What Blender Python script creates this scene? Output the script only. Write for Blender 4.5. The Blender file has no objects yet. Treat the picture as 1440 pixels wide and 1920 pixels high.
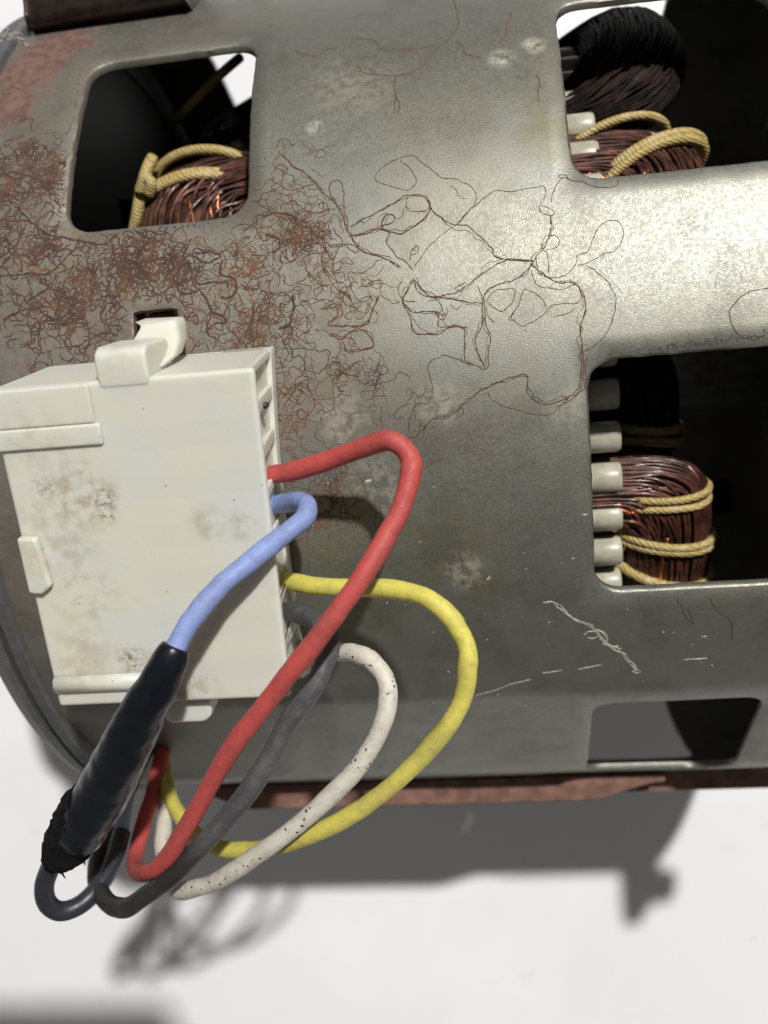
import bpy, bmesh, math, random
import numpy as np
from mathutils import Vector, Matrix
random.seed(7)
S = 0.001                                   # everything below is written in millimetres
sc = bpy.context.scene
C = sc.collection

# ------------------------------------------------------------------ camera
CAM = (26.404, -18.862, 154.386)
FPX = 1786.67                               # focal length in photo pixels (1440 x 1920)
rz, rx, ry = -0.0651425, 0.0, 0.1229694
Mc = (Matrix.Rotation(ry, 3, 'Y') @ Matrix.Rotation(rx, 3, 'X') @ Matrix.Rotation(rz, 3, 'Z'))
cam = bpy.data.cameras.new('camera'); camo = bpy.data.objects.new('camera', cam); C.objects.link(camo)
m4 = Mc.to_4x4(); m4.translation = Vector(CAM) * S
camo.matrix_world = m4
cam.sensor_fit = 'VERTICAL'; cam.sensor_height = 36; cam.lens = FPX / 1920 * 36
cam.clip_start = 0.002; cam.clip_end = 20
cam.dof.use_dof = True; cam.dof.focus_distance = 0.094; cam.dof.aperture_fstop = 26
sc.camera = camo
# ------------------------------------------------------------------ light
FLOOR = -72.0
w = bpy.data.worlds.new('World'); sc.world = w; w.use_nodes = True
w.node_tree.nodes['Background'].inputs[0].default_value = (1.0, 0.975, 0.94, 1)
w.node_tree.nodes['Background'].inputs[1].default_value = 0.14
LDIR = Vector((0.38, 0.56, 1.0)).normalized()
la = bpy.data.lights.new('ceiling_lamp', 'AREA'); la.shape = 'DISK'; la.size = 0.085; la.energy = 76
la.color = (1.0, 0.985, 0.965)
lo = bpy.data.objects.new('ceiling_lamp', la); C.objects.link(lo)
lo.location = (0.80, 1.08, 2.13)
lo.rotation_euler = (-lo.location).to_track_quat('-Z', 'Y').to_euler()
sc.view_settings.view_transform = 'Standard'; sc.view_settings.look = 'None'
sc.view_settings.exposure = 0; sc.view_settings.gamma = 1

# ------------------------------------------------------------------ photo pixel -> point helpers (for tracing)
CV = np.array(CAM); MN = np.array(Mc)
def ray(px, py): return MN @ np.array([(px - 720) / FPX, (960 - py) / FPX, -1.0])
def at_z(px, py, z):
    d = ray(px, py); return CV + d * (z - CV[2]) / d[2]
def at_r(px, py, r=60.0):
    d = ray(px, py); a = d[1]**2 + d[2]**2; b = CV[1]*d[1] + CV[2]*d[2]; c = CV[1]**2 + CV[2]**2 - r*r
    D = b*b - a*c
    if D < 0: D = 0
    P = CV + d * (-b - math.sqrt(D)) / a
    return P[0], math.atan2(-P[1], P[2])                 # x, theta
def cyl(x, th, r): return (x, -r * math.sin(th), r * math.cos(th))

# ------------------------------------------------------------------ object helpers
def empty(name, loc, label, cat, group=None):
    o = bpy.data.objects.new(name, None); C.objects.link(o); o.location = Vector(loc) * S
    o.empty_display_size = 0.01
    o['label'] = label; o['category'] = cat
    if group: o['group'] = group
    return o
def mesh(name, V, F, mat, parent=None, smooth=True, label=None):
    me = bpy.data.meshes.new(name)
    off = Vector((0, 0, 0))
    p = parent
    while p is not None: off += p.location; p = p.parent
    me.from_pydata([(v[0]*S - off.x, v[1]*S - off.y, v[2]*S - off.z) for v in V], [], F)
    me.materials.append(mat)
    if smooth: me.polygons.foreach_set('use_smooth', [True] * len(me.polygons))
    me.update()
    o = bpy.data.objects.new(name, me); C.objects.link(o)
    if parent: o.parent = parent
    if label: o['label'] = label
    return o
class MB:
    def __init__(s): s.V = []; s.F = []
    def add(s, V, F):
        n = len(s.V); s.V += [tuple(v) for v in V]; s.F += [tuple(i + n for i in f) for f in F]
    def tube(s, P, r, n=10, caps=True, close=False):
        P = [Vector(p) for p in P]; R = r if hasattr(r, '__len__') else [r] * len(P)
        m = len(P); base = len(s.V)
        T = []
        for i in range(m):
            if close: t = P[(i+1) % m] - P[i-1]
            else: t = P[min(i+1, m-1)] - P[max(i-1, 0)]
            T.append(t.normalized())
        u = T[0].orthogonal().normalized()
        for i in range(m):
            u = (u - T[i] * u.dot(T[i])).normalized(); v = T[i].cross(u)
            for k in range(n):
                a = 2*math.pi*k/n
                s.V.append(tuple(P[i] + (u*math.cos(a) + v*math.sin(a)) * R[i]))
        for i in range(m if close else m-1):
            j = (i+1) % m
            for k in range(n):
                l = (k+1) % n
                s.F.append((base+i*n+k, base+i*n+l, base+j*n+l, base+j*n+k))
        if caps and not close:
            s.F.append(tuple(base+k for k in range(n))[::-1]); s.F.append(tuple(base+(m-1)*n+k for k in range(n)))
    def box(s, x0, x1, y0, y1, z0, z1, f=lambda p: p):
        V = [f((x, y, z)) for x in (x0, x1) for y in (y0, y1) for z in (z0, z1)]
        s.add(V, [(0,1,3,2), (4,6,7,5), (0,4,5,1), (2,3,7,6), (0,2,6,4), (1,5,7,3)])
    def build(s, name, mat, parent=None, smooth=True, label=None, bevel=0, seg=2):
        o = mesh(name, s.V, s.F, mat, parent, smooth, label)
        if bevel:
            b = o.modifiers.new('b', 'BEVEL'); b.width = bevel*S; b.segments = seg; b.limit_method = 'ANGLE'; b.angle_limit = 0.6
            wn = o.modifiers.new('w', 'WEIGHTED_NORMAL'); wn.keep_sharp = True
        return o
def smoothpath(P, n=8):
    P = [np.array(p, float) for p in P]; out = []
    Q = [2*P[0]-P[1]] + P + [2*P[-1]-P[-2]]
    for i in range(1, len(Q)-2):
        a, b, c, d = Q[i-1:i+3]
        # centripetal-ish catmull rom
        for k in range(n):
            t = k/n
            out.append(0.5*((2*b) + (-a+c)*t + (2*a-5*b+4*c-d)*t*t + (-a+3*b-3*c+d)*t**3))
    out.append(P[-1]); return out

# ------------------------------------------------------------------ material helpers
class NT:
    def __init__(s, name):
        s.m = bpy.data.materials.new(name); s.m.use_nodes = True; s.t = s.m.node_tree; s.n = s.t.nodes
        s.b = s.n['Principled BSDF']; s._pos = None
    def new(s, t, **k):
        x = s.n.new(t)
        for a, v in k.items(): setattr(x, a, v)
        return x
    def link(s, a, b): s.t.links.new(a, b)
    def inp(s, sock, v):
        if isinstance(v, bpy.types.NodeSocket): s.link(v, sock)
        elif isinstance(v, (tuple, list)) and len(v) == 3 and sock.type == 'RGBA': sock.default_value = (*v, 1)
        else: sock.default_value = v
    def pos(s):                                   # world position in mm
        if s._pos is None:
            g = s.new('ShaderNodeNewGeometry'); v = s.new('ShaderNodeVectorMath', operation='SCALE')
            s.link(g.outputs['Position'], v.inputs[0]); v.inputs['Scale'].default_value = 1000; s._pos = v.outputs[0]
        return s._pos
    def noise(s, scale, detail=4, rough=0.5, dist=0.0, vec=None, off=None, out='Fac'):
        x = s.new('ShaderNodeTexNoise'); x.inputs['Scale'].default_value = scale; x.inputs['Detail'].default_value = detail
        x.inputs['Roughness'].default_value = rough; x.inputs['Distortion'].default_value = dist
        v = vec if vec is not None else s.pos()
        if off:
            a = s.new('ShaderNodeVectorMath', operation='ADD'); s.link(v, a.inputs[0]); a.inputs[1].default_value = off; v = a.outputs[0]
        s.link(v, x.inputs['Vector']); return x.outputs[out]
    def vor(s, scale, feature='F1', vec=None, out='Distance', rnd=1.0):
        x = s.new('ShaderNodeTexVoronoi', feature=feature); x.inputs['Scale'].default_value = scale; x.inputs['Randomness'].default_value = rnd
        s.link(vec if vec is not None else s.pos(), x.inputs['Vector']); return x.outputs[out]
    def ramp(s, v, a, b, c=0.0, d=1.0, smooth=True):
        x = s.new('ShaderNodeMapRange'); x.interpolation_type = 'SMOOTHSTEP' if smooth else 'LINEAR'
        s.inp(x.inputs[0], v); x.inputs[1].default_value = a; x.inputs[2].default_value = b
        x.inputs[3].default_value = c; x.inputs[4].default_value = d; return x.outputs[0]
    def math(s, op, a, b=0.0, clamp=False):
        x = s.new('ShaderNodeMath', operation=op); x.use_clamp = clamp
        s.inp(x.inputs[0], a); s.inp(x.inputs[1], b); return x.outputs[0]
    def mix(s, f, a, b):
        x = s.new('ShaderNodeMix', data_type='RGBA'); s.inp(x.inputs[0], f); s.inp(x.inputs[6], a); s.inp(x.inputs[7], b); return x.outputs[2]
    def blob(s, P, r0, r1):                       # 1 inside r0 mm of P, 0 outside r1
        x = s.new('ShaderNodeVectorMath', operation='DISTANCE'); s.link(s.pos(), x.inputs[0]); x.inputs[1].default_value = P
        return s.ramp(x.outputs['Value'], r0, r1, 1, 0)
    def bump(s, h, strength, dist):
        x = s.new('ShaderNodeBump'); x.inputs['Strength'].default_value = strength; x.inputs['Distance'].default_value = dist*S
        s.inp(x.inputs['Height'], h); s.link(x.outputs[0], s.b.inputs['Normal']); return x
    def set(s, **k):
        for a, v in k.items(): s.inp(s.b.inputs[a.replace('_', ' ')], v)
        return s.m
def blobs(n, L):
    r = None
    for (px, py, r0, r1, wgt) in L:
        x, th = at_r(px, py); b = n.math('MULTIPLY', n.blob(cyl(x, th, 60), r0, r1), wgt)
        r = b if r is None else n.math('MAXIMUM', r, b)
    return r

def mat_shell():
    n = NT('zinc_sheet')
    big = n.noise(0.06, 4, 0.55); mid = n.noise(0.5, 5, 0.6); fine = n.noise(8.0, 3, 0.7)
    base = n.mix(n.ramp(big, 0.35, 0.65), (0.268, 0.256, 0.206), (0.264, 0.266, 0.232))
    base = n.mix(n.ramp(mid, 0.35, 0.75, 0, 0.35), base, (0.21, 0.20, 0.165))
    base = n.mix(n.ramp(fine, 0.35, 0.7, 0, 0.34), base, (0.35, 0.34, 0.30))
    # olive stain strip and whitish patches
    ol = blobs(n, [(1040, 230, 2, 6, .6), (820, 1040, 2, 7, .7), (880, 1100, 1, 5, .6), (640, 1000, 2, 7, .5)])
    ol = n.math('MULTIPLY', ol, n.ramp(n.noise(0.35, 5, .6), .4, .62))
    base = n.mix(ol, base, (0.26, 0.25, 0.12))
    du = blobs(n, [(640, 780, 1.5, 4, .7), (590, 240, .4, 1.3, 1), (820, 760, 1, 3.4, .45), (870, 1070, .6, 3.4, .6), (700, 920, 2, 5, .35), (1060, 760, 1, 3, .3), (1000, 85, .4, 1.8, 1.0), (940, 110, .3, 2.0, 1), (660, 160, 2, 7, .25)])
    du = n.math('MULTIPLY', du, n.ramp(n.noise(1.1, 5, .65), .38, .6))
    base = n.mix(du, base, (0.44, 0.41, 0.34))
    # dark grime: lower half and edges
    gr = n.ramp(n.noise(0.13, 5, .6, off=(31, 7, 3)), .45, .7)
    base = n.mix(n.math('MULTIPLY', gr, .45), base, (0.15, 0.14, 0.115))
    st = n.new('ShaderNodeVectorMath', operation='MULTIPLY'); n.link(n.pos(), st.inputs[0]); st.inputs[1].default_value = (3.2, .35, .35)
    stn = n.noise(1.0, 4, .6, vec=st.outputs[0]); stm = n.math('MULTIPLY', n.ramp(stn, .60, .72), n.ramp(n.noise(.09, 3), .48, .62, 0, .45))
    base = n.mix(stm, base, (0.13, 0.12, 0.10))
    sc2 = n.new('ShaderNodeVectorMath', operation='MULTIPLY'); n.link(n.pos(), sc2.inputs[0]); sc2.inputs[1].default_value = (.5, 6.0, 6.0)
    scm = n.math('MULTIPLY', n.ramp(n.noise(1.0, 3, .6, vec=sc2.outputs[0]), .64, .72), n.ramp(n.noise(.12, 3, off=(8, 1, 1)), .5, .62, 0, .5))
    base = n.mix(scm, base, (0.40, 0.39, 0.35))
    pit = n.math('MULTIPLY', n.ramp(n.vor(1.1), .05, .10, 1, 0), n.ramp(n.noise(.3, 3), .52, .62))
    base = n.mix(pit, base, (0.09, 0.08, 0.07))
    # rust staining, densest round the connector latch and the left end
    zone = blobs(n, [(0, 500, 14, 34, .95), (200, 480, 9, 20, 1), (330, 620, 6, 16, 1), (480, 480, 5, 13, .8), (620, 560, 3, 9, .45), (560, 760, 3, 10, .7), (700, 760, 2, 8, .35), (60, 130, 6, 14, 1), (600, 960, 3, 8, .5), (60, 1000, 12, 20, .8), (330, 60, 3, 12, .4)])
    warp = n.new('ShaderNodeVectorMath', operation='ADD'); n.link(n.pos(), warp.inputs[0])
    sub = n.new('ShaderNodeVectorMath', operation='SCALE'); n.link(n.noise(0.7, 4, .6, out='Color'), sub.inputs[0]); sub.inputs['Scale'].default_value = 4.0
    n.link(sub.outputs[0], warp.inputs[1])
    d2e = n.vor(0.5, 'DISTANCE_TO_EDGE', vec=warp.outputs[0]); v1 = n.ramp(d2e, 0.0, 0.085, 1, 0)
    d2f = n.vor(1.15, 'DISTANCE_TO_EDGE', vec=warp.outputs[0]); v2 = n.ramp(d2f, 0.0, 0.10, .8, 0)
    veins = n.math('MAXIMUM', n.math('MULTIPLY', v1, n.ramp(n.noise(.4, 3), .40, .56)), n.math('MULTIPLY', v2, n.ramp(n.noise(.33, 3, off=(9, 9, 9)), .48, .62)))
    patch = n.ramp(n.noise(0.42, 7, .68, .6), .50, .68)
    haze = n.ramp(n.noise(1.6, 5, .7), .3, .8, .05, .6)
    rust = n.math('MULTIPLY', zone, n.math('MAXIMUM', n.math('MULTIPLY', veins, .85), n.math('MAXIMUM', n.math('MAXIMUM', n.math('MULTIPLY', patch, .68), n.ramp(n.noise(2.4, 5, .7, .5, off=(2, 2, 2)), .52, .64, 0, .85)), haze)), True)
    cb_ = blobs(n, [(110, 85, 0, 8, 1), (60, 130, 0, 8, 1), (15, 200, 0, 7, 1), (190, 40, 0, 6, .9), (5, 745, 0, 4, .7)])
    corner = n.ramp(n.math('ADD', cb_, n.math('MULTIPLY', n.math('SUBTRACT', n.noise(.55, 7, .72), .5), 1.6)), .36, .56)
    rc = n.mix(n.ramp(n.noise(.55, 4, .6, off=(5, 50, 5)), .4, .65), (0.105, 0.062, 0.046), (0.18, 0.095, 0.042))
    col = n.mix(rust, base, rc)
    col = n.mix(n.math('MULTIPLY', corner, .95), col, n.mix(n.ramp(n.noise(.9, 5, .6), .35, .65), (0.12, 0.062, 0.052), (0.20, 0.115, 0.09)))
    rr = n.math('MAXIMUM', n.math('MAXIMUM', rust, corner), n.math('MULTIPLY', du, .8))
    # zinc grains: sparkle through tiny facets
    cell = n.vor(4.2, 'F1', out='Color')
    sp = n.new('ShaderNodeSeparateColor'); n.link(cell, sp.inputs[0])
    rough = n.math('ADD', n.ramp(sp.outputs[0], 0, 1, .44, .55), n.math('MULTIPLY', rr, .3))
    n.inp(n.b.inputs['Roughness'], rough)
    n.inp(n.b.inputs['Metallic'], n.math('SUBTRACT', .78, n.math('MULTIPLY', rr, .74), True))
    h = n.math('ADD', n.math('MULTIPLY', n.noise(7.5, 2, .6), 1.0), n.math('MULTIPLY', rr, .5))
    n.bump(h, .5, .05)
    return n.set(Base_Color=col)
def mat_rustflange():
    n = NT('rusty_steel')
    a = n.noise(.35, 6, .65)
    return_ = n.set(Base_Color=n.mix(n.ramp(a, .35, .65), (.13, .065, .048), (.24, .125, .09)), Roughness=.75, Metallic=.1)
    n.bump(n.noise(2.5, 4), .5, .15); return return_
def mat_simple(name, col, rough=.5, metal=0.0, var=.25, scale=.6, bump=.0, bs=3.0, bd=.1, **k):
    n = NT(name)
    dark = tuple(c*(1-var) for c in col)
    n.set(Base_Color=n.mix(n.ramp(n.noise(scale, 5, .6), .35, .65), dark, col), Roughness=rough, Metallic=metal, **k)
    if bump: n.bump(n.noise(bs, 4), bump, bd)
    return n.m
def mat_wire(name, col, dirt, amt=.5, marks=False, rough=.55, shade_pts=None):
    n = NT(name)
    d = n.math('ADD', n.ramp(n.noise(1.1, 6, .7, .8), .40, .70, 0, amt*.75), n.ramp(n.noise(.16, 2, off=(7, 7, 7)), .45, .65, 0, amt*.45), True)
    c = n.mix(d, col, dirt)
    sp = n.ramp(n.noise(2.6, 3, .6, off=(3, 3, 3)), .63, .72, 0, .7)
    sp = n.math('MULTIPLY', sp, n.ramp(n.noise(.25, 2), .45, .6))
    c = n.mix(sp, c, tuple(x*.25 for x in dirt))
    if shade_pts:
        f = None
        for q_ in shade_pts:
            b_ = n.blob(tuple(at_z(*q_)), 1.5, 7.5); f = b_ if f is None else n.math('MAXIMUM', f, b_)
        c = n.mix(n.math('MULTIPLY', f, n.ramp(n.noise(.6, 5, .6), .2, .5, .7, .95)), c, tuple(x*.16 for x in dirt))  # cast shade on the wire's lower bend, painted into its colour
    if marks:
        k = n.ramp(n.vor(1.5), .20, .28, 1, 0)
        k = n.math('MULTIPLY', k, n.ramp(n.noise(.22, 1, off=(2, 8, 0)), .46, .52))
        k = n.math('MULTIPLY', k, n.ramp(n.noise(3, 2), .42, .5))
        c = n.mix(k, c, (.04, .035, .03))
    n.set(Base_Color=c, Roughness=n.ramp(d, 0, 1, rough, .8), Subsurface_Weight=0.0)
    n.bump(n.noise(2.2, 4, .6), .25, .08)
    n.b.inputs['Specular IOR Level'].default_value = .4
    return n.m
def mat_nylon():
    n = NT('milky_nylon')
    base = n.mix(n.ramp(n.noise(.10, 3), .4, .65), (.71, .69, .575), (.68, .685, .63))
    def cb(L):
        r = None
        for (px, py, r0, r1, wg) in L:
            P = conn_from_px(px, py, 11)
            b = n.math('MULTIPLY', n.blob(tuple(conn(P[0], P[1], 11)), r0, r1), wg); r = b if r is None else n.math('MAXIMUM', r, b)
        return r
    dp = n.new('ShaderNodeVectorMath', operation='DOT_PRODUCT'); n.link(n.pos(), dp.inputs[0]); dp.inputs[1].default_value = tuple(CT)
    pg = n.new('ShaderNodeMath', operation='PINGPONG'); n.link(dp.outputs['Value'], pg.inputs[0]); pg.inputs[1].default_value = 2.35
    sx = n.new('ShaderNodeSeparateXYZ'); n.link(n.pos(), sx.inputs[0])
    band = n.math('MULTIPLY', n.ramp(pg.outputs[0], .9, 1.35, 0, .22), n.ramp(sx.outputs[0], -8.5, -6.5))
    base = n.mix(band, base, (.62, .63, .60))
    tan = n.math('MULTIPLY', cb([(150, 930, 1.5, 5, .8), (100, 1010, 2, 6, .5), (160, 1120, 1, 5, .55), (250, 1240, .6, 3, .9), (390, 980, .6, 2.4, .7), (450, 985, .4, 2, .7), (150, 1240, 1.5, 5, .5), (560, 1100, 1, 4, .5), (360, 1290, 1, 4, .6), (200, 640, 1, 4, .35), (60, 830, 1, 5, .4)]), n.ramp(n.noise(.55, 6, .7), .40, .62))
    drk = n.math('MULTIPLY', cb([(195, 935, .3, 1.7, .9), (205, 965, .2, 1.3, .9), (245, 1240, .4, 1.8, .8), (85, 915, .3, 1.8, .5)]), n.ramp(n.noise(1.6, 5, .7), .47, .6))
    c = n.mix(n.math('MULTIPLY', tan, .95), base, (.46, .38, .25))
    c = n.mix(drk, c, (.22, .18, .12))
    speck = n.math('MULTIPLY', n.ramp(n.vor(.62), .035, .06, 1, 0), n.ramp(n.noise(.5, 2), .45, .6))
    c = n.mix(speck, c, (.06, .055, .05))
    grime = n.ramp(n.noise(1.4, 6, .7, off=(4, 4, 1)), .58, .78, 0, .35)
    c = n.mix(grime, c, (.50, .45, .36))
    n.set(Base_Color=c, Roughness=.40, Subsurface_Weight=.6, Subsurface_Scale=.0016)
    n.b.inputs['Subsurface Radius'].default_value = (1.0, .9, .7)
    n.bump(n.noise(.9, 5, .6), .18, .15)
    return n.m
def mat_cord():
    n = NT('lacing_cord')
    wv = n.new('ShaderNodeTexWave', wave_type='BANDS', bands_direction='DIAGONAL'); n.link(n.pos(), wv.inputs['Vector']); wv.inputs['Scale'].default_value = .95; wv.inputs['Distortion'].default_value = 5
    c = n.mix(wv.outputs['Fac'], (.33, .235, .07), (.50, .38, .14))
    c = n.mix(n.ramp(n.noise(.8, 4), .45, .7, 0, .6), c, (.56, .47, .26))
    n.set(Base_Color=c, Roughness=.5); n.bump(wv.outputs['Fac'], .5, .12); return n.m
def mat_copper():
    n = NT('enamelled_copper')
    c = n.mix(n.ramp(n.noise(.5, 4, .6), .4, .65), (.045, .017, .011), (.125, .045, .030))
    n.set(Base_Color=c, Roughness=.40, Metallic=.35, Coat_Weight=.28, Coat_Roughness=.14); return n.m
def mat_copper_shaded():  # darker copy of the winding copper, with the shade inside the housing painted in
    n = NT('shaded_copper')
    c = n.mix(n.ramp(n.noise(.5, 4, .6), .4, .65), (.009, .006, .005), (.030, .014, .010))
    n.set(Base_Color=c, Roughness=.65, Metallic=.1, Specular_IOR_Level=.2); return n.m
def mat_floor():
    n = NT('white_floor')
    c = n.mix(n.ramp(n.noise(.012, 4, .6), .4, .65), (.80, .80, .81), (.84, .845, .86))
    sm = n.math('MULTIPLY', n.ramp(n.noise(.12, 5, .6), .62, .74, 0, .35), 1)
    c = n.mix(sm, c, (.70, .70, .70))
    sp = n.ramp(n.vor(.09), .025, .06, .5, 0)
    c = n.mix(sp, c, (.5, .48, .46))
    n.set(Base_Color=c, Roughness=.38); n.bump(n.noise(.05, 3), .05, .4); return n.m

# connector frame: rigid block tangent to the housing
TH = math.radians(18)
CN = np.array([0, -math.sin(TH), math.cos(TH)]); CT = np.array([0, -math.cos(TH), -math.sin(TH)])
def conn(x, y, h): return np.array([x, 0, 0]) + CT*y + CN*(60+h)
def conn_from_px(px, py, h):
    d = ray(px, py); s = (60+h - CV @ CN)/(d @ CN); P = CV + s*d; return P[0], float(P @ CT)

M_SHELL = mat_shell(); M_FL = mat_rustflange(); M_NY = mat_nylon(); M_CORD = mat_cord(); M_CU = mat_copper(); M_FLOOR = mat_floor(); M_CUD = mat_copper_shaded()
M_GLINT = NT('glint_copper').set(Base_Color=(.90, .36, .18), Roughness=.38, Metallic=1.0)
M_DARK = mat_simple('dark_iron', (.018, .017, .016), .6, .3)
M_BLACK = mat_simple('black_rubber', (.030, .033, .042), .40, 0, bump=.2, bs=1.2)
M_TAPE = mat_simple('black_tape', (.008, .008, .009), .9, 0, bump=.8, bs=1.8, bd=.4, Specular_IOR_Level=.15)
M_SHRINK = mat_simple('heat_shrink', (.008, .009, .013), .30, 0, bump=.3, bs=.7, bd=.25, Specular_IOR_Level=.28)
M_RING = mat_simple('grey_rubber', (.12, .12, .12), .5, .1, bump=.3, bs=1)
M_WHITE = mat_simple('slot_paper', (.52, .49, .38), .35, 0, var=.25, scale=.5)
M_RT = mat_simple('rust_thread', (.19, .088, .042), .85, 0, var=.45, scale=.5)
M_RTD = mat_simple('rust_thread_dark', (.105, .055, .040), .85, 0, var=.4, scale=.5)
M_PALE = mat_simple('pale_scratch', (.50, .46, .38), .7, 0, var=.5, scale=1.2)
M_GRIME = mat_simple('grime', (.07, .065, .06), .7, .2)
M_LINT = mat_simple('lint', (.62, .60, .52), .9, 0)

# ------------------------------------------------------------------ floor
V = []; F = []
N = 24
for i in range(N+1):
    for j in range(N+1): V.append((-330+700*i/N, -330+700*j/N, FLOOR))
for i in range(N):
    for j in range(N): a = i*(N+1)+j; F.append((a, a+N+1, a+N+2, a+1))
fl = mesh('tabletop', V, F, M_FLOOR); fl['kind'] = 'structure'

# ------------------------------------------------------------------ motor
motor = empty('electric_motor', (28, 0, FLOOR), 'round zinc-plated electric motor with rusty vented housing and copper windings', 'electric motor')
R0, THK = 60.0, .95
X0, X1 = -28.6, 86.0
# windows: (x0,x1,deg0,deg1, corner radius mm, chamfer)  -- corner: dict of per-corner cut
rows = [(-35.7, -12.1), (5.2, 28.6), (46.1, 71.5), (84, 124), (136, 150), (168, 190), (208, 230), (-108, -85), (-76, -53)]
wins = []
for k, (a, b) in enumerate(rows):
    if b > 180: a -= 360; b -= 360
    wins.append(dict(x0=-17.2, x1=2.5, a=a, b=b, c=(2.8, 2.8, 2.8, 2.8), k=k) if k in (0, 7) else None)
    wins.append(dict(x0=35.5, x1=57.5 if k != 2 else 55.0, a=a, b=b, c=(2.8, 2.8, 2.8, 2.8) if k not in (0, 2, 3) else ((2.8, 2.8, 2.8, 5.5) if k == 2 else (2.8, 5.5, 2.8, 2.8)), k=k))
    if k == 3: wins[-1]['x1'] = 53.0; wins[-1]['c'] = (2.8,)*4
wins = [q for q in wins if q]
# small latch slot
wins.append(dict(x0=-10.0, x1=-5.2, a=-3.3, b=3.2, c=(.3, .3, .3, .3), k=99))
def seam(deg): return deg
dx = 1.0
# grid lines
xs = list(np.arange(X0, X1+.01, dx)); tsd = list(np.arange(-180, 180.01, 1.0))
def snap(L, v): return min(range(len(L)), key=lambda i: abs(L[i]-v))
blocked = set(); patches = []
for q in wins:
    mg = 1 if q['k'] == 99 else 2
    i0 = snap(xs, q['x0'])-mg; i1 = snap(xs, q['x1'])+mg; j0 = snap(tsd, q['a'])-mg; j1 = snap(tsd, q['b'])+mg
    for i in range(i0, i1):
        for j in range(j0, j1): blocked.add((i, j))
    patches.append((q, i0, i1, j0, j1))
SV = []; SF = []; idx = {}
def gv(i, j):
    j = j % 360 if j != 360 else 0
    if (i, j) not in idx:
        idx[(i, j)] = len(SV); SV.append((xs[i], math.radians(tsd[j]), R0))
    return idx[(i, j)]
for i in range(len(xs)-1):
    for j in range(len(tsd)-1):
        if (i, j) in blocked: continue
        SF.append((gv(i, j), gv(i, j+1), gv(i+1, j+1), gv(i+1, j)))
rim_loops = []
def roundrect(q, grow=0.0):
    """dense closed outline in (x, s=R*theta); corners order: (x0,s0),(x1,s0),(x1,s1),(x0,s1)"""
    x0, x1 = q['x0']-grow, q['x1']+grow; s0 = math.radians(q['a'])*R0-grow; s1 = math.radians(q['b'])*R0+grow
    c = q['c']; pts = []
    cs = [(x0, s0, c[0], 180, 270), (x1, s0, c[1], 270, 360), (x1, s1, c[3], 0, 90), (x0, s1, c[2], 90, 180)]
    for (cx, cy, r, a0, a1) in cs:
        r = r+grow; ox = cx + (r if cx == x0 else -r); oy = cy + (r if cy == s0 else -r)
        for t in range(9):
            a = math.radians(a0+(a1-a0)*t/8); pts.append((ox+r*math.cos(a), oy+r*math.sin(a)))
    return pts
def hit(pts, cx, cy, ang):
    dx_, dy_ = math.cos(ang), math.sin(ang); best = None
    for k in range(len(pts)):
        (ax, ay), (bx, by) = pts[k], pts[(k+1) % len(pts)]
        ex, ey = bx-ax, by-ay; den = dx_*ey-dy_*ex
        if abs(den) < 1e-9: continue
        t = ((ax-cx)*ey-(ay-cy)*ex)/den; u = ((ax-cx)*dy_-(ay-cy)*dx_)/den
        if t > 0 and -1e-6 <= u <= 1+1e-6 and (best is None or t < best): best = t
    return (cx+dx_*best, cy+dy_*best)
for (q, i0, i1, j0, j1) in patches:
    per = [(i, j0) for i in range(i0, i1)] + [(i1, j) for j in range(j0, j1)] + [(i, j1) for i in range(i1, i0, -1)] + [(i0, j) for j in range(j1, j0, -1)]
    cx = (q['x0']+q['x1'])/2; cy = math.radians((q['a']+q['b'])/2)*R0
    g = .3 if q['k'] != 99 else .05
    lo_, hi_ = roundrect(q, 0), roundrect(q, g)
    prev = None; rings = []
    for (i, j) in per:
        ang = math.atan2(math.radians(tsd[j])*R0-cy, xs[i]-cx)
        p1 = hit(hi_, cx, cy, ang); p2 = hit(lo_, cx, cy, ang); bj = random.uniform(-.05, .05); p2 = (p2[0]+bj, p2[1]+bj*.8); p1 = (p1[0]+bj*.6, p1[1]-bj*.5)
        a = gv(i, j); b = len(SV); SV.append((p1[0], p1[1]/R0, R0)); c_ = len(SV)
        SV.append((p2[0], p2[1]/R0, R0-g*.8))
        rings.append((a, b, c_))
    n = len(rings); loop = [r[2] for r in rings]
    for k in range(n):
        a, b, c_ = rings[k]; a2, b2, c2 = rings[(k+1) % n]
        SF.append((a, b, b2, a2)); SF.append((b, c_, c2, b2))
    rim_loops.append(loop)
# inner skin + rims
no = len(SV)
IV = [(x, t, R0-THK) for (x, t, r) in SV]
def bumpy(x, t, r):   # very slight dents in the pressed sheet
    d = math.degrees(t)
    if 43 < d < 66: r = r + 60*(math.cos(math.radians(11.5))/math.cos(math.radians(d-54.5))-1)
    return r + .10*math.sin(x*.13+t*3)*math.cos(t*5+x*.05)
V = [cyl(x, t, bumpy(x, t, r)) for (x, t, r) in SV] + [cyl(x, t, bumpy(x, t, r)) for (x, t, r) in IV]
F = list(SF) + [tuple(reversed([k+no for k in f])) for f in SF]
for loop in rim_loops:
    n = len(loop)
    for k in range(n):
        a, b = loop[k], loop[(k+1) % n]; F.append((a, a+no, b+no, b))
for j in range(360):
    a, b = gv(0, j), gv(0, (j+1) % 360); F.append((a, b, b+no, a+no))
    e = len(xs)-1; a, b = gv(e, j), gv(e, (j+1) % 360); F.append((a, a+no, b+no, b))
housing = mesh('housing', V, F, M_SHELL, motor)
bm = bmesh.new(); bm.from_mesh(housing.data); bmesh.ops.recalc_face_normals(bm, faces=bm.faces)
for e in bm.edges:
    if len(e.link_faces) == 2 and e.calc_face_angle(0) > .9: e.smooth = False
bm.to_mesh(housing.data); bm.free()

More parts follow.
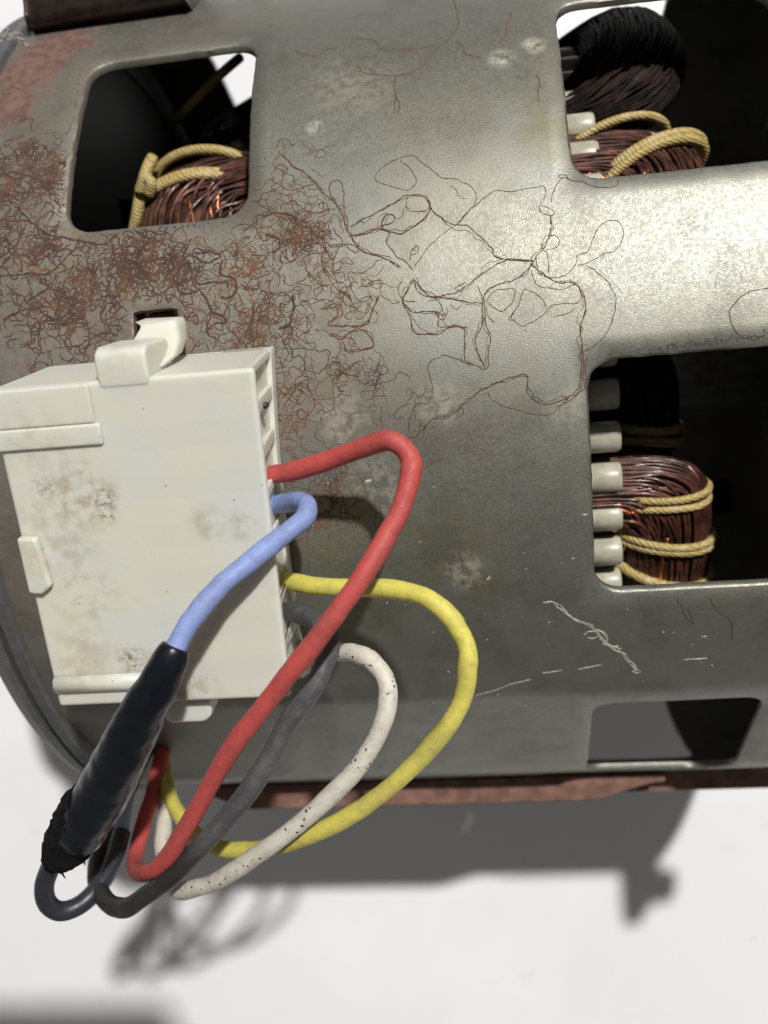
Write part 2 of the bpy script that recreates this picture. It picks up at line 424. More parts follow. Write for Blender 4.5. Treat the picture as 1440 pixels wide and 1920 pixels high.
# joint flanges along both sides, rusty plates bolted between the housing halves
def prism(mb, poly, x0, x1, taper=0, n=24):          # poly in (y,z)
    m = len(poly)
    V = []
    for k in range(n+1):
        x = x0+(x1-x0)*k/n; V += [(x, y, z) for y, z in poly]
    F = []
    for k in range(n):
        for i in range(m):
            j = (i+1) % m; F.append((k*m+i, k*m+j, (k+1)*m+j, (k+1)*m+i))
    F.append(tuple(range(m))[::-1]); F.append(tuple(n*m+i for i in range(m)))
    mb.add(V, F)
def flange(sgn, x0, x1, z, yin, yout, th, name):
    b = MB(); V = []; F = []; n = 40
    for k in range(n+1):
        x = x0+(x1-x0)*k/n
        f = min(1, (k/n)*8, (1-k/n)*6) if sgn < 0 else 1
        f = f*f*(3-2*f)
        yo = (yin+(yout-yin)*(.35+.65*f)) * sgn
        for (y, zz) in ((yin*sgn, z-th), (yo, z-th), (yo+.1*sgn, z-th*.4), (yo-.3*sgn, z), (yin*sgn, z)): V.append((x, y, zz))
    for k in range(n):
        for i in range(5): j = (i+1) % 5; F.append((k*5+i, k*5+j, k*5+5+j, k*5+5+i))
    F.append((0, 1, 2, 3, 4)); F.append(tuple(n*5+i for i in (4, 3, 2, 1, 0)))
    return mesh(name, V, F, M_FL, motor, smooth=False, label='brown rusty flange edge')
flange(-1, -22, 47, 14.6, 58.8, 62.5, 1.8, 'flange')
flange(-1, 30, 84, 9.0, 59.6, 63.2, 3.0, 'flange')

# top-left side: dark mounting bracket with a bright worn edge
b = MB()
p0 = at_z(48, 44, 44); p1 = at_z(345, -8, 44)
def br(p):
    t = (p[0]); base = p0+(p1-p0)*t; return (base[0], base[1]+p[1], base[2]+p[2])
V = []; F = []; n = 20; prof = [(0, -9), (0.1, -.6), (.5, -.1), (1.1, .1), (1.5, 0), (9, .6), (9, -9)]
for k in range(n+1):
    for (y, z) in prof: V.append(br((k/n*1.0, y, z)))
m = len(prof)
for k in range(n):
    for i in range(m): j = (i+1) % m; F.append((k*m+i, k*m+j, (k+1)*m+j, (k+1)*m+i))
F.append(tuple(range(m))); F.append(tuple(n*m+i for i in range(m))[::-1])
mb_ = mesh('mounting_bracket', V, F, mat_simple('brown_bracket', (.05, .032, .026), .30, .55, var=.5, scale=.8, bump=.3, bs=1.2), motor, label='dark brown bracket with a bright worn edge')
bv = mb_.modifiers.new('b', 'BEVEL'); bv.width = .25*S; bv.segments = 2; bv.limit_method = 'ANGLE'

# end bell at the left: dark rubber-like rings and spoked plate
def ringband(name, prof, mat, parent=motor, n=180, label=None):
    V = []; F = []; m = len(prof)
    for k in range(n):
        t = 2*math.pi*k/n
        for (x, r) in prof: V.append(cyl(x, t, r))
    for k in range(n):
        for i in range(m): j = (i+1) % m; a = k*m; b_ = ((k+1) % n)*m; F.append((a+i, a+j, b_+j, b_+i))
    o = mesh(name, V, F, mat, parent, label=label)
    bm = bmesh.new(); bm.from_mesh(o.data); bmesh.ops.recalc_face_normals(bm, faces=bm.faces); bm.to_mesh(o.data); bm.free()
    es = o.modifiers.new('e', 'EDGE_SPLIT'); es.split_angle = .8
    return o
ringband('end_ring', [(-30.6, 55), (-30.6, 60.2), (-30.2, 60.7), (-28.9, 60.7), (-28.65, 60.3), (-28.65, 55)], M_RING)
ringband('end_ring', [(-34.2, 52), (-34.2, 58.6), (-33.8, 59.6), (-31.9, 60.6), (-31.3, 60.2), (-31.2, 52)], M_RING)
ringband('end_bell', [(-54, 6), (-54, 30), (-50, 38), (-40, 44), (-34.3, 50), (-34.3, 46), (-40, 40), (-49, 34), (-51, 28), (-51, 6)], M_DARK)
# end plate as spokes between hub and rim (openings show the floor)
def arcplate(mb, x0, x1, r0, r1, a0, a1, n=16):
    V = []; F = []
    for k in range(n+1):
        t = math.radians(a0+(a1-a0)*k/n)
        V += [cyl(x0, t, r0), cyl(x0, t, r1), cyl(x1, t, r1), cyl(x1, t, r0)]
    for k in range(n):
        for i in range(4): j = (i+1) % 4; F.append((k*4+i, k*4+j, k*4+4+j, k*4+4+i))
    F.append((0, 1, 2, 3)); F.append((n*4+3, n*4+2, n*4+1, n*4))
    mb.add(V, F)
d = ray(230, 402); sx = (-30-CV[0])/d[0]; Ph = CV+d*sx; rh = math.hypot(Ph[1], Ph[2]); th_h = math.degrees(math.atan2(-Ph[1], Ph[2]))
b = MB()
arcplate(b, -31, -29.2, 6, rh-2.6, -180, 180, 90)
arcplate(b, -31, -29.2, rh+2.2, 57.5, -180, 180, 90)
hw = math.degrees(3.0/rh)
for k in range(2):
    c0 = th_h+180*k; arcplate(b, -31, -29.2, rh-2.7, rh+2.3, c0+hw, c0+180-hw, 30)
b.build('end_plate', M_DARK, motor, smooth=False)
b = MB(); arcplate(b, 84, 85.5, 6, 58.4, -180, 180, 90); b.build('end_plate', M_DARK, motor, smooth=False)
# shaft + bolt lug at the right end, feet
b = MB(); b.tube([(-70, 0, 0), (-54, 0, 0), (86, 0, 0), (112, 0, 0)], [6, 6, 6, 6], 32); b.build('shaft', mat_simple('steel_shaft', (.35, .35, .35), .3, .9), motor)
b = MB(); b.box(86, 90, -58, -40, 24, 40); b.box(88, 95, -56, -51, 29, 35); b.build('lug', M_DARK, motor, smooth=False, bevel=.8)
for x0 in (-20, 66):
    for s_ in (-1, 1):
        b = MB(); b.box(x0, x0+9, s_*22-5, s_*22+5, FLOOR, -54); b.build('foot', M_DARK, motor, smooth=False, bevel=.6)
# stator core laminations (solid with grooves), rotor
V = []; F = []; prof = []
x = 4.0
while x < 34.2:
    prof += [(x, 58.2), (x+.45, 58.2), (x+.5, 57.9), (x+.6, 57.9)]; x += .65
prof = [(4.0, 32)] + prof + [(34.6, 58.2), (34.6, 32)]
ringband('stator_core', prof, M_DARK, n=96)
b = MB(); b.tube([(-8, 0, 0), (-6, 0, 0), (44, 0, 0), (46, 0, 0)], [24, 30, 30, 24], 48); b.build('rotor', M_DARK, motor)

# windings ------------------------------------------------------------
def coil(side, th_c, half, r, depth, wid, thick, nst=90, name='coil', seg=26, wr=.24, expo=3.2, flare=0, mat=None, glint=0):
    """end winding loop leaving the core face, running round, and going back in"""
    xc = 34.0 if side > 0 else 4.0
    b = MB(); rnd = random.Random(int(th_c*10)+side*7+int(r))
    a0 = math.radians(half)*r
    def pt(ph, din, dr):
        c, s_ = math.cos(ph), math.sin(ph)
        e = 2/expo
        u = (abs(c)**e)*(1 if c > 0 else -1); v = abs(s_)**e
        return cyl(xc+side*(depth-din)*v, math.radians(th_c)+(a0-din*.8)*u/r, r+dr+flare*v)
    # solid filler
    base = len(b.V); nn = 40
    for k in range(nn+1):
        ph = math.pi*k/nn
        for q in range(12):
            a = 2*math.pi*q/12
            b.V.append(pt(ph, wid/2+(wid/2-.35)*math.cos(a), (thick/2-.3)*math.sin(a)))
    for k in range(nn):
        for q in range(12): l = (q+1) % 12; b.F.append((base+k*12+q, base+k*12+l, base+k*12+12+l, base+k*12+12+q))
    # strands on the outside of the bundle, a few strays
    for s_ in range(nst):
        a = 2*math.pi*s_/nst+rnd.uniform(-.03, .03); j1 = rnd.uniform(-.28, .22); f1, f2 = rnd.uniform(0, 6), rnd.uniform(1.5, 3.5)
        tw = rnd.uniform(-.25, .25)
        P = []
        for k in range(seg+1):
            ph = math.pi*k/seg
            aa = a+tw*math.sin(ph*f2+f1)
            rr_ = 1+j1*.1*math.sin(ph*2+f1)
            P.append(pt(ph, wid/2+(wid/2)*math.cos(aa)*rr_, (thick/2)*math.sin(aa)*rr_+.12*math.sin(f1+ph*f2*2)))
        b.tube(P, wr*rnd.uniform(.85, 1.15), 6, caps=False)
    o = b.build(name, mat or M_CU, motor)
    for g_ in range(glint):
        gb = MB(); a = rnd.uniform(.15, 1.5); c0 = rnd.uniform(2.0, 2.75); P = []
        if rnd.random() < .3: c0 = rnd.uniform(1.0, 2.0)
        for k in range(10):
            ph = c0+.035*k*rnd.uniform(.9, 1.1)
            P.append(pt(ph, wid/2+(wid/2+.12)*math.cos(a+.02*k), (thick/2+.12)*math.sin(a+.02*k)))
        gb.tube(P, .2, 6); gb.build('glint_strand', M_GLINT, o)  # short bright slivers added as painted highlights on the coil turn
    def lace(deg, tilt=0.0, cr=.62, two=True, droop=0, sp=1.5):
        u = max(-.97, min(.97, (math.radians(deg-th_c))*r/a0)); v = (1-abs(u)**expo)**(1/expo)
        xm = xc+side*(depth*v-wid/2); cb = MB()
        for q_ in range(2 if two else 1):
            P = []
            for k in range(40):
                a = 2*math.pi*k/40
                x_ = xm+(wid/2+cr*.9)*math.cos(a); r_ = r+(thick/2+cr*.8)*math.sin(a)
                sh = tilt*math.cos(a)+q_*sp*(1+.12*math.sin(3*a))+droop*math.sin(a)
                P.append(cyl(x_, math.radians(deg)+sh/r_, r_))
            cb.tube(P, cr, 10, close=True)
        return cb.build('lacing_cord', M_CORD, o)
    return o, lace
# right end windings (windows 2, 3)
o, lace = coil(1, 36.5, 17.5, 44.0, 16.6, 10.6, 7.5, 110, expo=5, glint=16)
lace(24.0, .2, .45, True, .2, 1.2); lace(31.5, 1.0, .5, True, 0, .75); lace(38.2, 1.9, .62, False)
o, lace = coil(1, -14, 17.5, 44.5, 18.2, 12, 7.5, 110, expo=4.5, glint=12)
lace(-24.5, -2.8, .62, True, -.6, .9); lace(-30, -2, .5, False)
# deeper coils
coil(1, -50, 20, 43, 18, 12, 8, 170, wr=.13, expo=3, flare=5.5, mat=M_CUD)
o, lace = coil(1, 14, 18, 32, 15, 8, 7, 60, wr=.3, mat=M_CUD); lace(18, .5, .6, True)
# left end windings (window 1)
o, lace = coil(-1, -17, 18.5, 45, 19.5, 13, 7.5, 110, expo=4, glint=8)
lace(-27.0, -1.0, .58, True, -1.0, .6); lace(-31.0, .6, .62, False, -1.6)
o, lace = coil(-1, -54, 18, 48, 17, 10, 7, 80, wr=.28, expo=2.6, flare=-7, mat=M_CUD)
coil(-1, 24, 16, 44, 14, 9, 8, 40, wr=.3)
# stray cords seen in the left window
def cordpath(pts, r, parent=motor):
    cb = MB(); P = smoothpath([at_z(*p) for p in pts], 8); cb.tube(P, r, 10); return cb.build('lacing_cord', M_CORD, parent)
cordpath([(250, 440, 42), (256, 410, 43), (262, 375, 43.5), (268, 345, 43.5), (276, 318, 43), (286, 296, 42)], .75)
cordpath([(262, 360, 44.5), (272, 335, 45.2), (284, 345, 45.2), (280, 365, 44.5)], .7)
cordpath([(330, 222, 30), (350, 203, 34), (375, 178, 35), (400, 152, 35), (425, 129, 35), (450, 108, 33)], .62)
# slot liners: white rolled paper tubes round the core faces
lm_ = None
for side in (1, -1):
    for k in range(26):
        t = math.radians(-60.5+5.8*k); r = 47.0
        if side > 0:
            xa, xb = 34.0, 40.0
        else: xa, xb = 4.8, 1.5
        if lm_ is None or side != ls_:
            b = MB()
            P0 = cyl(xa, 0, r); P1 = cyl(xb, 0, r)
            rad = 1.75
            b.tube([P0, (xb-side*.5, P1[1], P1[2]), (xb-side*.12, P1[1], P1[2]), (xb, P1[1], P1[2]), (xb, P1[1], P1[2]), (xb-side*1.5, P1[1], P1[2])], [rad, rad, rad-.12, rad-.3, rad-.5, rad-.55], 20)
            lo_o = b.build('slot_liner', M_WHITE, motor); lm_ = lo_o.data; ls_ = side
            off = Vector((0, 0, FLOOR))*S
            pivot = Matrix.Translation(Vector((0, 0, -FLOOR))*S)
        else:
            lo_o = bpy.data.objects.new('slot_liner', lm_); C.objects.link(lo_o); lo_o.parent = motor
        # rotate about the motor axis (which sits -FLOOR above the motor origin)
        lo_o.matrix_local = pivot @ Matrix.Rotation(t, 4, 'X') @ pivot.inverted()

# brassy terminal strip seen in the slot behind the latch
b = MB(); b.box(-11, -4, .6, 3.6, 56.2, 57.0); b.build('terminal_strip', mat_simple('brass', (.42, .30, .12), .4, .7, var=.6, scale=1.5), motor, smooth=False, bevel=.2)
for xx in (-9.4, -6.2):
    b = MB(); b.tube([(xx, .2, 57.3), (xx, 2.2, 57.7), (xx+.1, 3.8, 57.3)], .42, 10); b.build('rivet', M_GLINT, motor)

# rust threads (filiform corrosion): thin raised ribbons following the sheet -------------------
def inwin(x, s_):
    t = math.degrees(s_/R0)
    for q in wins:
        if q['x0']-.4 < x < q['x1']+.4 and q['a']-.4 < t < q['b']+.4: return True
    return False
def ribbon(mb, P, w0, h=.06):
    """P: list of (x, s) on the shell"""
    n = len(P)
    if n < 3: return
    b0 = len(mb.V); W = w0 if hasattr(w0, '__len__') else [w0]*n
    for i in range(n):
        a = P[max(i-1, 0)]; c = P[min(i+1, n-1)]; dx_, dy_ = c[0]-a[0], c[1]-a[1]; L = math.hypot(dx_, dy_) or 1
        nx, ny = -dy_/L, dx_/L; x, s_ = P[i]; w_ = W[i]/2
        rb = bumpy(x, s_/R0, R0)
        mb.V.append(cyl(x+nx*w_, (s_+ny*w_)/R0, rb+.004)); mb.V.append(cyl(x, s_/R0, rb+h)); mb.V.append(cyl(x-nx*w_, (s_-ny*w_)/R0, rb+.004))
    for i in range(n-1):
        a = b0+3*i; mb.F.append((a, a+1, a+4, a+3)); mb.F.append((a+1, a+2, a+5, a+4))
def px_path(pts, jit=.10, n=6, seed=0):
    rn = random.Random(seed); Q = []
    for (px, py) in pts:
        x, t = at_r(px, py); Q.append((x, t*R0))
    P = smoothpath(Q, 10); D = [0]
    for i in range(1, len(P)): D.append(D[-1]+math.hypot(P[i][0]-P[i-1][0], P[i][1]-P[i-1][1]))
    m = max(4, int(D[-1]/.17)); tt = np.linspace(0, D[-1], m)
    X = np.interp(tt, D, [p[0] for p in P]); Y = np.interp(tt, D, [p[1] for p in P])
    out = []; vx = vy = wx = wy = 0
    for x, y in zip(X, Y):
        vx = vx*.90+rn.gauss(0, jit*.55); vy = vy*.90+rn.gauss(0, jit*.55); wx = wx*.6+rn.gauss(0, jit*.30); wy = wy*.6+rn.gauss(0, jit*.30)
        out.append((x+vx+wx, y+vy+wy))
    for _ in range(1): out = [out[0]]+[((out[i-1][0]+2*out[i][0]+out[i+1][0])/4, (out[i-1][1]+2*out[i][1]+out[i+1][1])/4) for i in range(1, len(out)-1)]+[out[-1]]
    return out
T = """85,90;150,150;215,200;250,240;300,280;325,330;340,380;385,450;450,480;520,510;545,530
595,520;640,450;740,370;770,340;820,280;820,240;760,195;700,185;640,150;590,110;530,120;480,145;450,185;470,215;530,230;570,240;600,200;580,160;540,125
345,410;420,400;470,375;510,350;515,335;490,325;475,340;480,375;550,395;620,350;650,310;640,270;610,255;560,260;500,295;430,330;350,370
640,270;670,320;700,350;740,365;790,370;830,400;880,450;900,480;960,490;1040,500
750,360;800,310;880,240;900,225;960,240;1040,225;1080,212;1095,240;1075,280;1065,310;1105,330;1115,310;1075,290
1105,330;1105,380;1090,420;1075,450;1040,500;1010,540;960,570;890,590;850,640;850,740;820,790;835,850;860,900
1107,280;1115,230;1150,180;1170,190;1220,200;1290,220;1340,215;1350,190
1150,185;1130,180;1165,172;1175,190
1090,400;1130,400;1130,440;1085,455
1085,400;1075,450;1095,470;1100,540
1050,480;1060,540;1110,560;1160,550;1200,520;1210,480;1250,460;1270,400;1320,350;1365,355;1380,400;1350,455;1290,480;1240,510;1210,510
1240,515;1290,550;1330,610;1340,660;1320,760;1280,810;1230,840
1030,510;1110,570;1190,580;1220,610;1240,670;1220,740;1220,860;1210,960;1180,1000;1120,1030;1060,1030;1020,990;1020,940;990,930;890,960;830,990;750,1060;700,1090;650,1100;600,1150;570,1160
1240,680;1215,750;1228,860;1220,960;1195,1005;1130,1040
1030,530;1060,590;1150,600;1200,580;1220,620;1200,655;1120,660;1060,710;1000,740;960,710;975,680;960,690
1090,680;1060,640;1010,610;995,630;990,660;960,700;945,715;975,720
590,560;650,630;720,640;800,655;850,665
590,565;620,620;700,630;770,610;830,560;900,510;960,490;1035,500
770,610;745,600;790,575;760,590
570,610;550,650;590,690;680,690;690,740;750,740;780,760;780,860;820,890;865,900;870,840;880,790;865,740;855,690
590,570;550,640;575,700;600,760;670,770;740,750;790,750
580,720;600,770;670,770
245,470;290,440;350,435;385,450
250,530;300,600;320,620;360,650;330,610
245,680;300,670;315,700;280,740;410,740;430,700;460,630
280,770;320,790;390,750;440,820;340,830;320,795
390,750;420,720;430,690
370,410;440,380;500,390;490,430;530,480;570,510;590,530
580,500;580,460;605,440;600,470;580,470
870,985;890,1020;980,1060;1100,1070;1170,1010
700,850;650,890;660,960;650,1030;600,1040;570,1100;575,1140
860,650;890,610;930,610;965,600;965,640;920,690;870,650
640,650;680,650;715,700;700,720;670,690
305,280;270,230;290,200;325,205;330,290;345,350;340,380
830,590;850,640;870,700;900,730
700,850;730,860;780,880;800,900
550,570;535,600;550,640;600,650
1120,710;1160,700;1190,680
570,260;575,310;640,320
90,95;60,140;100,170;95,210;130,230;210,210
30,310;80,330;130,340;180,310;230,320;275,310
750,1085;770,1050;775,1080;740,1095
160,960;210,1000;215,1050;170,1090;150,1060;185,1060;180,1090;140,1100
330,900;300,880;230,920;180,900
400,850;405,890;370,930;300,900"""
mbs = MB()
traced = []
for li, ln in enumerate(T.strip().split('\n')):
    pts = [tuple(map(float, q.split(','))) for q in ln.split(';')]
    pts = [(480+a/2, 240+c/2) for a, c in pts]; traced.append(pts)
    P = px_path(pts, .07, 7, li)
    rn = random.Random(li); base = .075 if li not in (0, 2, 3, 5, 12, 16, 17, 19, 20, 24, 25) else .10
    if pts[0][0] < 700: base += .03
    W = [base*rn.uniform(.6, 1.5) for _ in P]; W[0] *= .4; W[-1] *= .4
    ribbon(mbs, P, W)
    if li in (0, 2, 3, 5, 12, 16, 17, 19, 20, 24, 25, 28):
        P = px_path(pts, .16, 7, li+300); ribbon(mbs, P, [base*.55*rn.uniform(.5, 1.4) for _ in P])
# full-frame traces
G = """400,0;
"""
T2 = """930,0;945,60;935,110;870,180;830,230;780,270;700,290;600,285;550,260
700,290;696,360;695,440
700,370;715,420;705,440
1145,50;1150,70;1130,100;1125,130;1105,160
940,160;965,180;965,205;1030,225
530,150;620,150;660,190;740,190;800,185;850,180
310,200;400,220;430,190;480,180
270,590;265,530;240,570
1250,290;1252,390"""
for li, ln in enumerate(T2.split('\n')):
    pts = [(400+float(a)/2.057, float(c)/2.057) for a, c in (q.split(',') for q in ln.split(';'))]
    P = px_path(pts, .10, 8, 50+li); rn = random.Random(li); ribbon(mbs, P, [.12*rn.uniform(.5, 1.5) for _ in P])
mdk = MB()
T3 = """1440,541;1410,545;1380,560;1366,585;1372,605;1390,630;1420,636;1440,625
1100,668;1094,690;1098,720;1080,745
1330,1120;1350,1150;1365,1160;1372,1200
1270,1120;1280,1150;1300,1170;1290,1140"""
for li, ln in enumerate(T3.split('\n')):
    pts = [tuple(map(float, q.split(','))) for q in ln.split(';')]
    ribbon(mdk, px_path(pts, .08, 8, 70+li), .085)
# left field traces (crop 0..560 x 380..760, scale 2.571)
T4 = """0,80;60,95;140,90;200,130;240,160;330,180;420,195;520,190;560,150
140,90;100,20;130,-20;150,-60
130,100;110,160;60,220;10,180
60,220;90,270;100,330
0,355;80,350;150,345;240,350;300,280;380,200
260,590;340,570;400,575;430,600;430,660;410,710
150,465;210,420;270,415;330,460
390,380;390,450;350,510;300,550;220,580
20,560;100,530;200,500
600,180;600,260;660,290;700,340
650,270;680,230;740,200;800,215
820,230;840,300;800,360;770,410
920,170;890,240;920,320;930,410;980,460;1020,510;1060,540;1100,570;1040,580;990,600
1020,510;1010,560;1000,620;1060,650
930,240;1000,230;1060,260;1010,290;940,260
960,310;950,390;1080,385;1100,410
1070,280;1060,340;1110,360;1140,400;1120,460;1060,465
1220,480;1225,540;1210,600;1180,660
1260,60;1320,50;1390,60;1420,90
1280,150;1340,170;1360,220;1330,240
1410,450;1420,520;1390,580;1340,610
450,640;520,630;580,650
860,340;860,420;900,440;960,430
540,200;550,260;520,300
-20,-120;60,-150;150,-130;250,-100;320,-90
60,-60;100,-30;150,-60"""
for li, ln in enumerate(T4.split('\n')):
    pts = [(float(a)/2.571, 380+float(c)/2.571) for a, c in (q.split(',') for q in ln.split(';'))]
    P = px_path(pts, .11, 8, 90+li); rn = random.Random(li)
    P = [p for p in P if not inwin(*p)]
    ribbon(mdk, P, [.22*rn.uniform(.5, 1.5) for _ in P], .08)
# dense curly growth grown at random in the rusted zone
def density(px, py):
    d = 0
    for (cx, cy, sx_, sy_, a) in ((90, 520, 190, 170, 1), (300, 520, 150, 90, 1), (470, 560, 90, 110, 1), (560, 480, 60, 110, .9), (620, 560, 60, 60, .5), (530, 760, 50, 110, .7), (20, 330, 90, 120, .7), (520, 330, 50, 50, .5), (690, 740, 90, 60, .22), (780, 560, 90, 60, .14), (610, 950, 60, 60, .4), (760, 380, 80, 40, .12)):
        d = max(d, a*math.exp(-(((px-cx)/sx_)**2+((py-cy)/sy_)**2)))
    return d
from mathutils import noise as mn0
gate = mn0.noise
rn = random.Random(11); grown = [MB(), MB()]
cnt = 0
clumps = []
while len(clumps) < 150:
    px, py = rn.uniform(-60, 860), rn.uniform(220, 1050)
    if rn.random() < density(px, py): clumps.append((px, py, rn.uniform(6, 30)))
for it in range(9000):
    if cnt > 1550: break
    if rn.random() < .55:
        c_ = rn.choice(clumps); px, py = rn.gauss(c_[0], c_[2]), rn.gauss(c_[1], c_[2]); dd = max(density(px, py), .3)
    else:
        px, py = rn.uniform(-60, 900), rn.uniform(200, 1050); dd = density(px, py)
        if rn.random() > dd: continue
    x, t = at_r(px, py); p = [x, t*R0]
    if inwin(*p): continue
    nv = gate(Vector((p[0]*.16, p[1]*.16, 3.3)))
    if nv < -.08 and rn.random() < .75: continue
    ang = rn.uniform(0, 6.28); k_ = rn.gauss(0, .15); L = int(rn.uniform(6, 26) if rn.random() < .8 else rn.uniform(25, 60)); P = []
    for s_ in range(L):
        k_ = k_*.62+rn.gauss(0, .27); ang += k_+(rn.gauss(0, 1.0) if rn.random() < .08 else 0)
        p = [p[0]+.16*math.cos(ang), p[1]+.16*math.sin(ang)]
        if inwin(*p): break
        P.append(tuple(p))
    if len(P) < 4: continue
    w_ = (.06+.10*dd*rn.random()+ (.05 if px < 350 else 0)); W = [w_*rn.uniform(.7, 1.3)*min(1, (i+1)/3, (len(P)-i)/4) for i in range(len(P))]
    ribbon(grown[1 if (px < 380 and rn.random() < .75) or rn.random() < .25 else 0], P, W, .040); cnt += 1
mbs.add(grown[0].V, grown[0].F); mdk.add(grown[1].V, grown[1].F)
# dark node clumps
o = mbs.build('rust_threads', M_RT, motor, smooth=False); o['kind'] = 'stuff'; o['label'] = 'fine orange-brown threads of creeping rust on the sheet'
o = mdk.build('rust_threads', M_RTD, motor, smooth=False); o['kind'] = 'stuff'; o['label'] = 'dark brown threads of creeping rust round the connector latch'
# pale scratches / dried fluff on the lower right
mp = MB()
T5 = """1018,1130;1035,1128;1050,1140;1062,1152;1075,1162;1095,1168;1110,1175;1120,1190;1135,1205;1150,1218;1165,1225;1175,1235;1185,1245;1195,1257
1095,1190;1103,1182;1115,1184;1118,1194;1108,1198;1098,1194
1120,1180;1132,1188;1140,1200;1130,1205;1148,1212;1160,1215
892,1305;915,1298;940,1290;962,1282;995,1274
1018,1262;1035,1260;1056,1257
1085,1255;1105,1251;1128,1247
1282,1236;1300,1234;1325,1232
1185,1258;1195,1262;1202,1257"""
for li, ln in enumerate(T5.split('\n')):
    pts = [tuple(map(float, q.split(','))) for q in ln.split(';')]; rn = random.Random(li+5)
    for rep in range(3 if li in (0, 2) else 1):
        P = px_path(pts, .10 if li in (0, 1, 2) else .03, 6, 30+li+rep*40)
        ribbon(mp, P, [(.17 if li in (0, 1, 2) else .24)*rn.uniform(.25, 1.4) for _ in P], .07)
rn = random.Random(21); me_ = MB()
for (ax, ay, bx_, by_, cnt_) in ((1140, 672, 1345, 644, 150), (1350, 642, 1440, 630, 30), (1108, 700, 1112, 900, 30), (1130, 332, 1300, 318, 30), (150, 440, 430, 418, 60), (150, 130, 118, 400, 40)):
    for k in range(cnt_):
        f = rn.random(); px, py = ax+(bx_-ax)*f, ay+(by_-ay)*f-abs(rn.gauss(0, 5)); x, t = at_r(px, py)
        if inwin(x, t*R0): continue
        s_ = rn.uniform(.05, .15); a = rn.uniform(0, 6.28)
        ribbon(me_, [(x-s_*math.cos(a), t*R0-s_*math.sin(a)), (x, t*R0+.3*s_), (x+s_*math.cos(a), t*R0+s_*math.sin(a))], s_*1.4, .03)
o = me_.build('grime_flecks', M_GRIME, motor, smooth=False); o['kind'] = 'stuff'
rn = random.Random(3)
for k in range(70):
    px, py = rn.uniform(560, 1400), rn.uniform(900, 1330); x, t = at_r(px, py)
    if inwin(x, t*R0): continue
    s_ = rn.uniform(.05, .16)*(1 if rn.random() < .8 else 1.8); a = rn.uniform(0, 6.28)
    ribbon(mp, [(x-s_*math.cos(a), t*R0-s_*math.sin(a)), (x, t*R0), (x+s_*math.cos(a), t*R0+s_*math.sin(a))], s_*1.1, .06)
o = mp.build('scratches', M_PALE, motor, smooth=False); o['kind'] = 'stuff'; o['label'] = 'pale scratches and dried specks on the lower right'

# ------------------------------------------------------------------ connector
cen = conn(-7, -3, 0)
cn = empty('plug_connector', cen, 'milky white plastic multi-pin connector clipped to the rusty housing', 'connector')
def cpx(px, py, h): return conn_from_px(px, py, h)
def cbox(mb, x0, x1, y0, y1, h0, h1): mb.box(x0, x1, y0, y1, h0, h1, f=lambda p: tuple(conn(*p)))
def cpoly(mb, poly, h0, h1):            # polygon in (x,y) extruded in h
    n = len(poly); V = [tuple(conn(x, y, h0)) for x, y in poly]+[tuple(conn(x, y, h1)) for x, y in poly]
    F = [tuple(range(n)), tuple(range(n, 2*n))[::-1]]+[(i, i+n, (i+1) % n+n, (i+1) % n) for i in range(n)]
    mb.add(V, F)
def fixn(o):
    bm = bmesh.new(); bm.from_mesh(o.data); bmesh.ops.recalc_face_normals(bm, faces=bm.faces); bm.to_mesh(o.data); bm.free(); return o
H = 11.0
def shell_h(y): return (math.sqrt(max(0, (60.35)**2-y*y))-60)+.05
# corners on the top face from the tracing
tr = cpx(475, 690, H); br_ = cpx(545, 1308, H); bl = cpx(112, 1332, H); tl = (bl[0]+.1, tr[1]+.3)
YT, YB = tr[1], br_[1]
print('connector corners', tr, br_, bl)
# body: prism with side profile following the housing
def cprism(x0, x1, y0, y1, h1, name, x1b=None, bevel=.25, n=12, hb=None):
    x1b = x1 if x1b is None else x1b
    prof = [(y0, h1), (y1, h1)]+[(y1+(y0-y1)*k/n, shell_h(y1+(y0-y1)*k/n) if hb is None else hb) for k in range(n+1)]
    mb = MB(); m = len(prof)
    V = [tuple(conn(x0, y, h)) for y, h in prof]+[tuple(conn(x1+(x1b-x1)*(y-y0)/(y1-y0), y, h)) for y, h in prof]
    F = [tuple(range(m)), tuple(range(m, 2*m))[::-1]]+[(i, i+m, (i+1) % m+m, (i+1) % m) for i in range(m)]
    mb.add(V, F); o = mb.build(name, M_NY, cn, smooth=True, bevel=bevel, seg=3); fixn(o); return o
# the block: solid core + overhanging top plate; cavity walls between on the right side
WALLX = 1.4
mb = MB(); prv = None; V = []; F = []; nb = 14
for k in range(nb+1):
    y = YT+(YB-YT)*k/nb; xr = tr[0]+(br_[0]-tr[0])*k/nb
    V += [tuple(conn(*q)) for q in ((bl[0], y, shell_h(y)), (xr-WALLX, y, shell_h(y)), (xr-WALLX, y, H-.9), (xr, y, H-.9), (xr, y, H), (bl[0], y, H))]
for k in range(nb):
    for i in range(6): j = (i+1) % 6; F.append((k*6+i, k*6+j, k*6+6+j, k*6+6+i))
F.append(tuple(range(6))); F.append(tuple(nb*6+i for i in range(6))[::-1]); mb.add(V, F)
body = mb.build('body', M_NY, cn, bevel=.42, seg=4); fixn(body)
